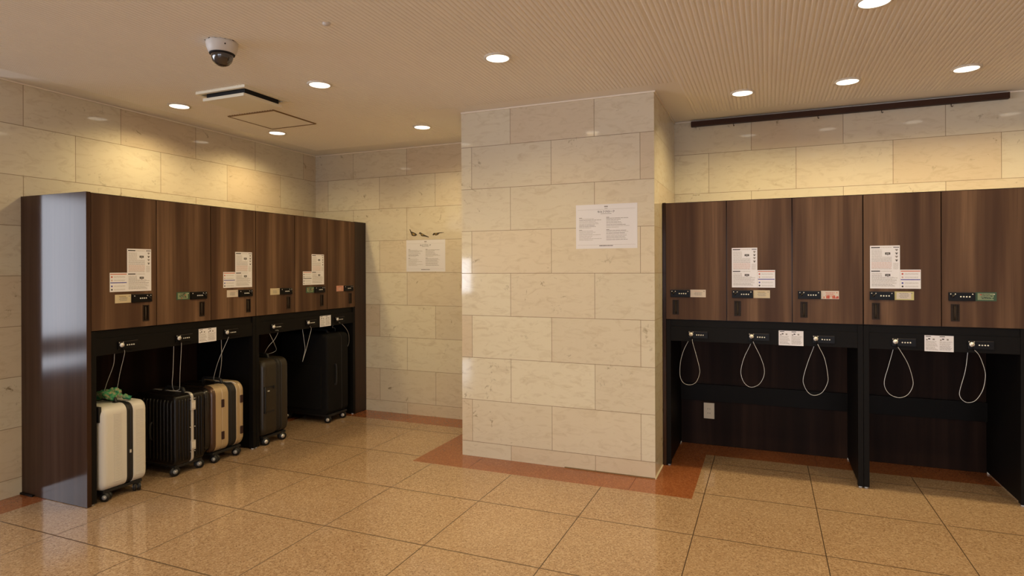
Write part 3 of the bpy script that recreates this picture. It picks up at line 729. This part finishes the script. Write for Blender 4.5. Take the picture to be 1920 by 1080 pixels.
def wheel(parent, x, y, yaw, r=0.027, hubm=None, twin=True, z_top=0.06):
    o = empty_mesh = None
    ax = Vector((math.cos(yaw), math.sin(yaw), 0)); m = MB()
    offs = (-0.012, 0.012) if twin else (0.0,)
    for k in offs:
        c = Vector((x, y, r)) + ax*k; m.cyl(c, ax, r, 0.015, M_RUB, 24); m.cyl(c, ax, r*.82, 0.0175, M_RUB, 24)
    m.box(x-.012, x+.012, y-.014, y+.014, r*1.5, z_top + .004, M_RUB, 0.003)
    o = m.obj('wheel', parent)
    h = MB()
    for k in offs:
        c = Vector((x, y, r)) + ax*k
        h.cyl(c, ax, r*.5, 0.020, hubm or M_HUB, 16)
        h.cyl(c, ax, r*.18, 0.0225, M_SATIN, 10)
    h.obj('wheel_hub', o)
    return o
def wheels(parent, T, W, z_top, yaws, r=0.027, hubm=None, inx=0.045, twin=True):
    for i, (x, y) in enumerate(((inx, 0.032), (T-inx, 0.032), (inx, W-.045), (T-inx, W-.045))):
        wheel(parent, x, y, yaws[i], r, hubm, twin, z_top)
def top_handle(parent, cx, w, zt, mt, L=0.20, hh=0.028, sq=0.010):
    c = w*0.42; m = MB()
    pts = catmull([(cx, c - L/2, zt - .004), (cx, c - L/2 + .012, zt + hh*.8), (cx, c - L/2 + .035, zt + hh), (cx, c + L/2 - .035, zt + hh), (cx, c + L/2 - .012, zt + hh*.8), (cx, c + L/2, zt - .004)], 5)
    m.tube(pts, sq, mt, 8)
    for e in (c - L/2, c + L/2): m.box(cx-.016, cx+.016, e-.014, e+.014, zt-.006, zt+.006, mt, .002)
    return m.obj('carry_handle', parent)
def trolley(parent, x, w, zt, mt, xs=(0, .0)):
    m = MB(); m.box(x - .012, x + .012, w*.30, w*.72, zt - .012, zt + .010, mt, .003); return m.obj('trolley_handle', parent)
RZ = math.pi/2
GS = 'suitcases locked under the left lockers'
SX = XF + 0.018

# 1: small white hard case
T_, W_, Z0, Z1 = 0.276, 0.365, 0.062, 0.548
s1 = tag(empty('suitcase', (SX, 2.305, 0), RZ), 'small white ribbed hard-shell suitcase with a scarf on its handle', 'suitcase', GS)
m = MB(); shell(m, half(0, 0.150, M_WHITEC, 0.034), W_, Z0, Z1, 0.05)
for k in range(7): m.box(-0.0025, 0.003, 0.060 + k*0.040, 0.078 + k*0.040, Z0 + .06, Z1 - .07, M_WHITEC, .001)
m.obj('left_shell', s1)
m = MB(); shell(m, half(0.188, T_, M_WHITEC, 0.022, True), W_, Z0, Z1, 0.05); m.obj('right_shell', s1)
m = MB(); shell(m, [(0.147, .006, M_ZIP), (0.152, .0015, M_ZIP), (0.164, .0015, M_ZIP), (0.167, .005, M_ZIP), (0.172, .005, M_ZIP), (0.175, .0015, M_ZIP), (0.186, .0015, M_ZIP), (0.191, .006, M_ZIP)], W_, Z0, Z1, 0.05); m.obj('zip_band', s1)
m = MB()
for a, b in ((0.070, 0.116), (0.206, 0.252)):
    k = Z0 + 0.045; m = MB()
    while k < Z1 - .05: m.box(a, b, -0.0022, 0.002, k, k + .0036, M_WHITEC, .0008); k += 0.0088
    m.obj('ribbing', s1)
m = MB(); m.box(0.165, 0.174, -0.004, 0.004, 0.250, 0.268, M_SATIN, .001); m.obj('zip_puller', s1)
m = MB(); m.box(0.020, T_-.020, 0.02, W_-.02, Z0-.012, Z0+.004, M_RUB, .003); m.obj('base_plate', s1)
m = MB(); m.box(-0.004, 0.012, 0.020, 0.26, Z1 - 0.085, Z1 + 0.004, M_RUB, .003); m.obj('trolley_recess', s1)
top_handle(s1, T_/2, W_, Z1, M_RUB, L=0.15, sq=.008); trolley(s1, 0.03, W_, Z1 - .01, M_RUB)
wheels(s1, T_, W_, Z0, (0.5, -0.6, 0.2, 0.9), r=0.026)

# scarf knotted round the white case's handle
rnd = random.Random(4); m = MB()
def cloth(pts, rad, seed):
    P = catmull(pts, 6); rs = [rad*(0.75 + 0.5*noise.noise(Vector((i*0.55, seed, 0)))) + rad*0.25 for i in range(len(P))]
    bmx = MB(); bmx.tube(P, rs, M_SCARF, 12); vs = []
    for v in bmx.v:
        d = noise.noise_vector(Vector(v)*55 + Vector((seed, 0, 0)))*rad*0.42; vs.append(tuple(Vector(v) + d))
    m.add(vs, bmx.f, M_SCARF, True)
# world placed: wraps along the handle (x from -3.58 to -3.78 at y = 2.435)
cloth([(-3.800, 2.425, 0.548), (-3.755, 2.430, 0.570), (-3.700, 2.438, 0.587), (-3.655, 2.440, 0.590), (-3.595, 2.440, 0.580)], 0.024, 1)
cloth([(-3.660, 2.440, 0.590), (-3.640, 2.465, 0.612), (-3.622, 2.480, 0.600), (-3.630, 2.455, 0.582)], 0.019, 2)
cloth([(-3.650, 2.430, 0.592), (-3.632, 2.415, 0.600), (-3.620, 2.420, 0.585), (-3.640, 2.440, 0.580)], 0.017, 3)
cloth([(-3.635, 2.450, 0.590), (-3.600, 2.475, 0.582), (-3.572, 2.500, 0.572), (-3.555, 2.515, 0.563)], 0.013, 4)
cloth([(-3.790, 2.420, 0.556), (-3.820, 2.400, 0.545), (-3.835, 2.385, 0.525)], 0.017, 5)
tag(m.obj('scarf'), 'crumpled green and tan scarf knotted on the handle of the white suitcase', 'scarf')

# 2: black ribbed case with aluminium frame
T_, W_, Z0, Z1 = 0.226, 0.385, 0.068, 0.524
s2 = tag(empty('suitcase', (SX - .006, 2.777, 0), RZ), 'glossy black ribbed suitcase with silver frame and two silver latches', 'suitcase', GS)
m = MB(); shell(m, half(0, 0.118, M_BLKC, 0.016), W_, Z0, Z1, 0.035)
for k in range(11): m.tube([(0.001, 0.030 + k*0.0325, Z0+.030), (-0.0035, 0.030 + k*0.0325, Z0+.05), (-0.0035, 0.030 + k*0.0325, Z1-.05), (0.001, 0.030 + k*0.0325, Z1-.03)], .0075, M_BLKC, 8)
for x in (.030, .052, .074, .094): m.tube([(x, .002, Z0+.03), (x, -.001, Z0+.05), (x, -.001, Z1-.05), (x, .002, Z1-.03)], .005, M_BLKC, 8)
m.obj('left_shell', s2)
m = MB(); shell(m, half(0.136, T_, M_BLKC, 0.016, True), W_, Z0, Z1, 0.035)
for x in (.156, .176, .196): m.tube([(x, .002, Z0+.03), (x, -.001, Z0+.05), (x, -.001, Z1-.05), (x, .002, Z1-.03)], .005, M_BLKC, 8)
m.obj('right_shell', s2)
m = MB(); shell(m, [(0.117, .002, M_SATIN), (0.119, -.002, M_SATIN), (0.135, -.002, M_SATIN), (0.137, .002, M_SATIN)], W_, Z0, Z1, 0.035); m.obj('frame', s2)['label'] = 'silver aluminium frame'
for z in (0.412, 0.150):
    m = MB(); m.box(0.110, 0.144, -0.012, -.001, z, z + .062, M_SATIN, .003); m.box(0.114, 0.140, -0.015, -.010, z + .012, z + .050, M_CHROME, .002)
    for a in (.112, .142): m.cyl((a, -.003, z + (.074 if z > .3 else -.012)), (0, 1, 0), .003, .006, M_SATIN, 8)
    m.obj('latch', s2)['label'] = 'silver latch'
m = MB()
for a in (.110, .144): m.cyl((a, -.002, .300), (0, 1, 0), .003, .007, M_SATIN, 8)
m.obj('rivets', s2)
m = MB(); m.tube(catmull([(-.004, .20, .34), (-.022, .20, .325), (-.022, .20, .245), (-.004, .20, .23)], 5), .008, M_RUB, 8); m.obj('side_handle', s2)
top_handle(s2, 0.127, W_, Z1, M_RUB, L=0.18, hh=.024)
m = MB(); m.box(0.02, T_-.02, 0.02, W_-.02, Z0-.014, Z0+.003, M_RUB, .003); m.obj('base_plate', s2)
wheels(s2, T_, W_, Z0, (1.35, 1.1, 0.4, 0.2), r=0.031, inx=0.022, twin=False)

# 3: champagne case, darker brown on its left face
T_, W_, Z0, Z1 = 0.284, 0.385, 0.070, 0.532
s3 = tag(empty('suitcase', (SX - .004, 3.058, 0), RZ), 'champagne gold hard-shell suitcase with a wide black zip band', 'suitcase', GS)
def grooved(x0, x1, mt, flip):
    s = half(x0, x1, mt, 0.030, flip); xm = x0 + (x1-x0)*(0.60 if not flip else 0.40)
    g = [(xm-.006, 0, mt), (xm-.002, .0035, mt), (xm+.002, .0035, mt), (xm+.006, 0, mt)]
    return sorted(s + g, key=lambda t: t[0])
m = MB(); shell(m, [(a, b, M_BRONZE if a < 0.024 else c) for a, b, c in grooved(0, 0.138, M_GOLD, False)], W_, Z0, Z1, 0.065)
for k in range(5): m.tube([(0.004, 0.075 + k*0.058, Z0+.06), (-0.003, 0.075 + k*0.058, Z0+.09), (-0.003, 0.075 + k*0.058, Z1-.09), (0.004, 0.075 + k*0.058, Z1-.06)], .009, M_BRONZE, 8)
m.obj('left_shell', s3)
m = MB(); shell(m, grooved(0.208, T_, M_GOLD, True), W_, Z0, Z1, 0.065); m.obj('right_shell', s3)
m = MB(); shell(m, [(0.136, .006, M_ZIP), (0.142, .002, M_ZIP), (0.160, .004, M_ZIP), (0.164, .001, M_ZIP), (0.170, .004, M_ZIP), (0.204, .002, M_ZIP), (0.210, .006, M_ZIP)], W_, Z0, Z1, 0.065); m.obj('zip_band', s3)
for x in (.088, .252):
    for z in (.155, .378):
        m = MB(); m.box(x-.011, x+.011, -.006, .002, z, z+.055, M_BUMP, .004); m.obj('bumper', s3)
m = MB(); m.tube(catmull([(0.170, .16, Z1+.002), (0.170, .10, Z1+.004), (0.175, .06, Z1+.003), (0.21, .045, Z1-.002), (0.222, .018, Z1-.016)], 5), .003, M_SATIN, 6); m.obj('edge_piping', s3)
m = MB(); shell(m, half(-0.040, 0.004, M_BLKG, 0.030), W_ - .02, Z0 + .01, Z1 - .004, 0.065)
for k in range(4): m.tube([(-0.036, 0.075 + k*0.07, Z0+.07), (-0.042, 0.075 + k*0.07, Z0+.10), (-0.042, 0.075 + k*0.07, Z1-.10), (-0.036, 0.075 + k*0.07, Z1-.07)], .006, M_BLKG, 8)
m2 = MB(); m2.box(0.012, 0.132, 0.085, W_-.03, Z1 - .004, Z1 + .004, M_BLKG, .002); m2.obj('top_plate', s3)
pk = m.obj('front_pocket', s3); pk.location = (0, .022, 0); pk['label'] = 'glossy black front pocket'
top_handle(s3, 0.142, W_, Z1, M_RUB, L=0.19); trolley(s3, 0.035, W_, Z1 - .008, M_SATIN)
m = MB(); m.box(0.02, T_-.02, 0.02, W_-.02, Z0-.014, Z0+.003, M_RUB, .003); m.obj('base_plate', s3)
wheels(s3, T_, W_, Z0, (0.35, 0.5, 0.2, 0.9), r=0.027, inx=0.050)

# 4: olive black case
T_, W_, Z0, Z1 = 0.274, 0.44, 0.066, 0.650
s4 = tag(empty('suitcase', (SX, 3.512, 0), RZ), 'medium dark olive-black suitcase with side grip, right of the black locker post', 'suitcase', GS)
m = MB(); shell(m, half(0, 0.136, M_OLIVE, 0.040), W_, Z0, Z1, 0.06); m.obj('left_shell', s4)
m = MB(); shell(m, half(0.190, T_, M_OLIVE, 0.036, True), W_, Z0, Z1, 0.06); m.obj('right_shell', s4)
m = MB(); shell(m, [(0.135, .006, M_ZIP), (0.139, .001, M_OLIVE), (0.143, .005, M_ZIP), (0.166, .007, M_ZIP), (0.172, .003, M_ZIP), (0.186, .003, M_ZIP), (0.192, .006, M_ZIP)], W_, Z0, Z1, 0.06); m.obj('zip_band', s4)
m = MB(); m.tube(catmull([(.024, .012, .440), (.018, -.004, .432), (.016, -.008, .340), (.018, -.004, .262), (.024, .012, .254)], 6), .008, M_RUB, 8)
for z in (.440, .254): m.box(.030, .112, -.003, .004, z-.006, z+.008, M_RUB, .002)
m.obj('side_handle', s4)
m = MB(); m.box(.040, .058, -.008, -.001, .410, .418, M_CHROME, .001); m.box(.100, .110, -.010, -.003, .424, .446, M_RUB, .001); m.obj('side_lock', s4)
top_handle(s4, 0.14, W_, Z1, M_RUB, L=0.20); trolley(s4, 0.035, W_, Z1 - .008, M_SATIN)
m = MB(); m.box(0.02, T_-.02, 0.02, W_-.02, Z0-.014, Z0+.003, M_RUB, .003); m.obj('base_plate', s4)
wheels(s4, T_, W_, Z0, (1.2, 1.15, 0.2, 0.9), r=0.029, inx=0.050, hubm=M_SATIN)

# 5: large black soft case
T_, W_, Z0, Z1 = 0.290, 0.52, 0.072, 0.772
s5 = tag(empty('suitcase', (SX - .002, 4.243, 0), RZ), 'tallest suitcase, plain black, in the last bay by the back wall', 'suitcase', GS)
m = MB(); shell(m, half(0, 0.190, M_SOFT, 0.020), W_, Z0, Z1, 0.045); m.box(-.012, .002, .06, W_-.06, .12, .50, M_SOFT, .01); m.obj('main_body', s5)
m = MB(); shell(m, half(0.200, T_, M_SOFT, 0.020, True), W_, Z0, Z1, 0.045); m.obj('back_body', s5)
m = MB(); shell(m, [(0.189, .006, M_ZIP), (0.192, .001, M_ZIP), (0.198, .001, M_ZIP), (0.201, .006, M_ZIP)], W_, Z0, Z1, 0.045); m.obj('zip_band', s5)
top_handle(s5, 0.15, W_, Z1, M_RUB, L=0.20, hh=.022)
m = MB(); m.tube(catmull([(.10, .004, .50), (.10, -.014, .49), (.10, -.014, .34), (.10, .004, .33)], 5), .007, M_RUB, 8); m.obj('side_handle', s5)
m = MB(); m.box(0.02, T_-.02, 0.005, W_-.02, Z0-.016, Z0+.003, M_RUB, .003); m.obj('base_plate', s5)
wheels(s5, T_, W_, Z0, (0.5, 0.6, 0.2, 0.9), r=0.029, inx=0.045, hubm=M_SATIN)

# cables of the left lockers, running to the case handles
XB = XF - 0.030
cable([(XB, 2.418, .872), (XB, 2.413, .839), (-3.57, 2.419, .772), (-3.63, 2.419, .660), (-3.675, 2.428, .575), (-3.665, 2.455, .566), (-3.645, 2.484, .590), (-3.59, 2.473, .719), (-3.525, 2.456, .840), (XF + .012, 2.440, .866)], 'steel cable from the first left lock to the white suitcase')
cable([(XB, 2.800, .872), (XB, 2.802, .837), (-3.58, 2.819, .664), (-3.60, 2.829, .592), (-3.625, 2.862, .540), (-3.620, 2.892, .538), (-3.605, 2.888, .556), (-3.57, 2.863, .657), (-3.525, 2.838, .840), (XF + .012, 2.820, .866)], 'steel cable from the second left lock to the silver-framed black suitcase')
cable([(XB, 3.176, .872), (XB, 3.176, .835), (-3.57, 3.195, .695), (-3.61, 3.211, .573), (-3.635, 3.212, .550), (-3.635, 3.190, .548), (-3.615, 3.170, .582), (-3.57, 3.170, .698), (-3.525, 3.207, .842), (XF + .012, 3.200, .866)], 'steel cable from the third left lock to the champagne suitcase')
cable([(XB, 3.620, .872), (XB, 3.628, .843), (-3.57, 3.698, .754), (-3.615, 3.760, .690), (-3.650, 3.690, .668), (-3.62, 3.655, .695), (-3.59, 3.660, .741), (-3.56, 3.693, .793), (-3.525, 3.694, .858), (XF + .012, 3.640, .866)], 'steel cable crossing itself above the olive-black suitcase')
cable([(XB, 3.993, .872), (XB, 3.993, .831), (-3.545, 4.004, .743), (-3.54, 4.008, .674), (-3.535, 3.982, .605), (-3.532, 3.969, .578), (-3.530, 3.976, .600), (-3.530, 4.006, .663), (-3.528, 4.042, .762), (-3.525, 4.066, .840), (XF + .012, 4.026, .866)], 'steel cable hanging loose with no suitcase on it, left side')
cable([(XF + .012, 4.396, .866), (-3.525, 4.440, .858), (-3.53, 4.476, .843), (-3.535, 4.545, .790), (-3.545, 4.590, .728), (-3.56, 4.600, .640), (-3.62, 4.592, .570), (-3.72, 4.575, .560), (-3.70, 4.570, .680), (-3.66, 4.540, .790), (-3.60, 4.430, .815), (XB - .004, 4.380, .840), (XB, 4.372, .872)], 'steel cable hanging past the right side of the tallest black suitcase')
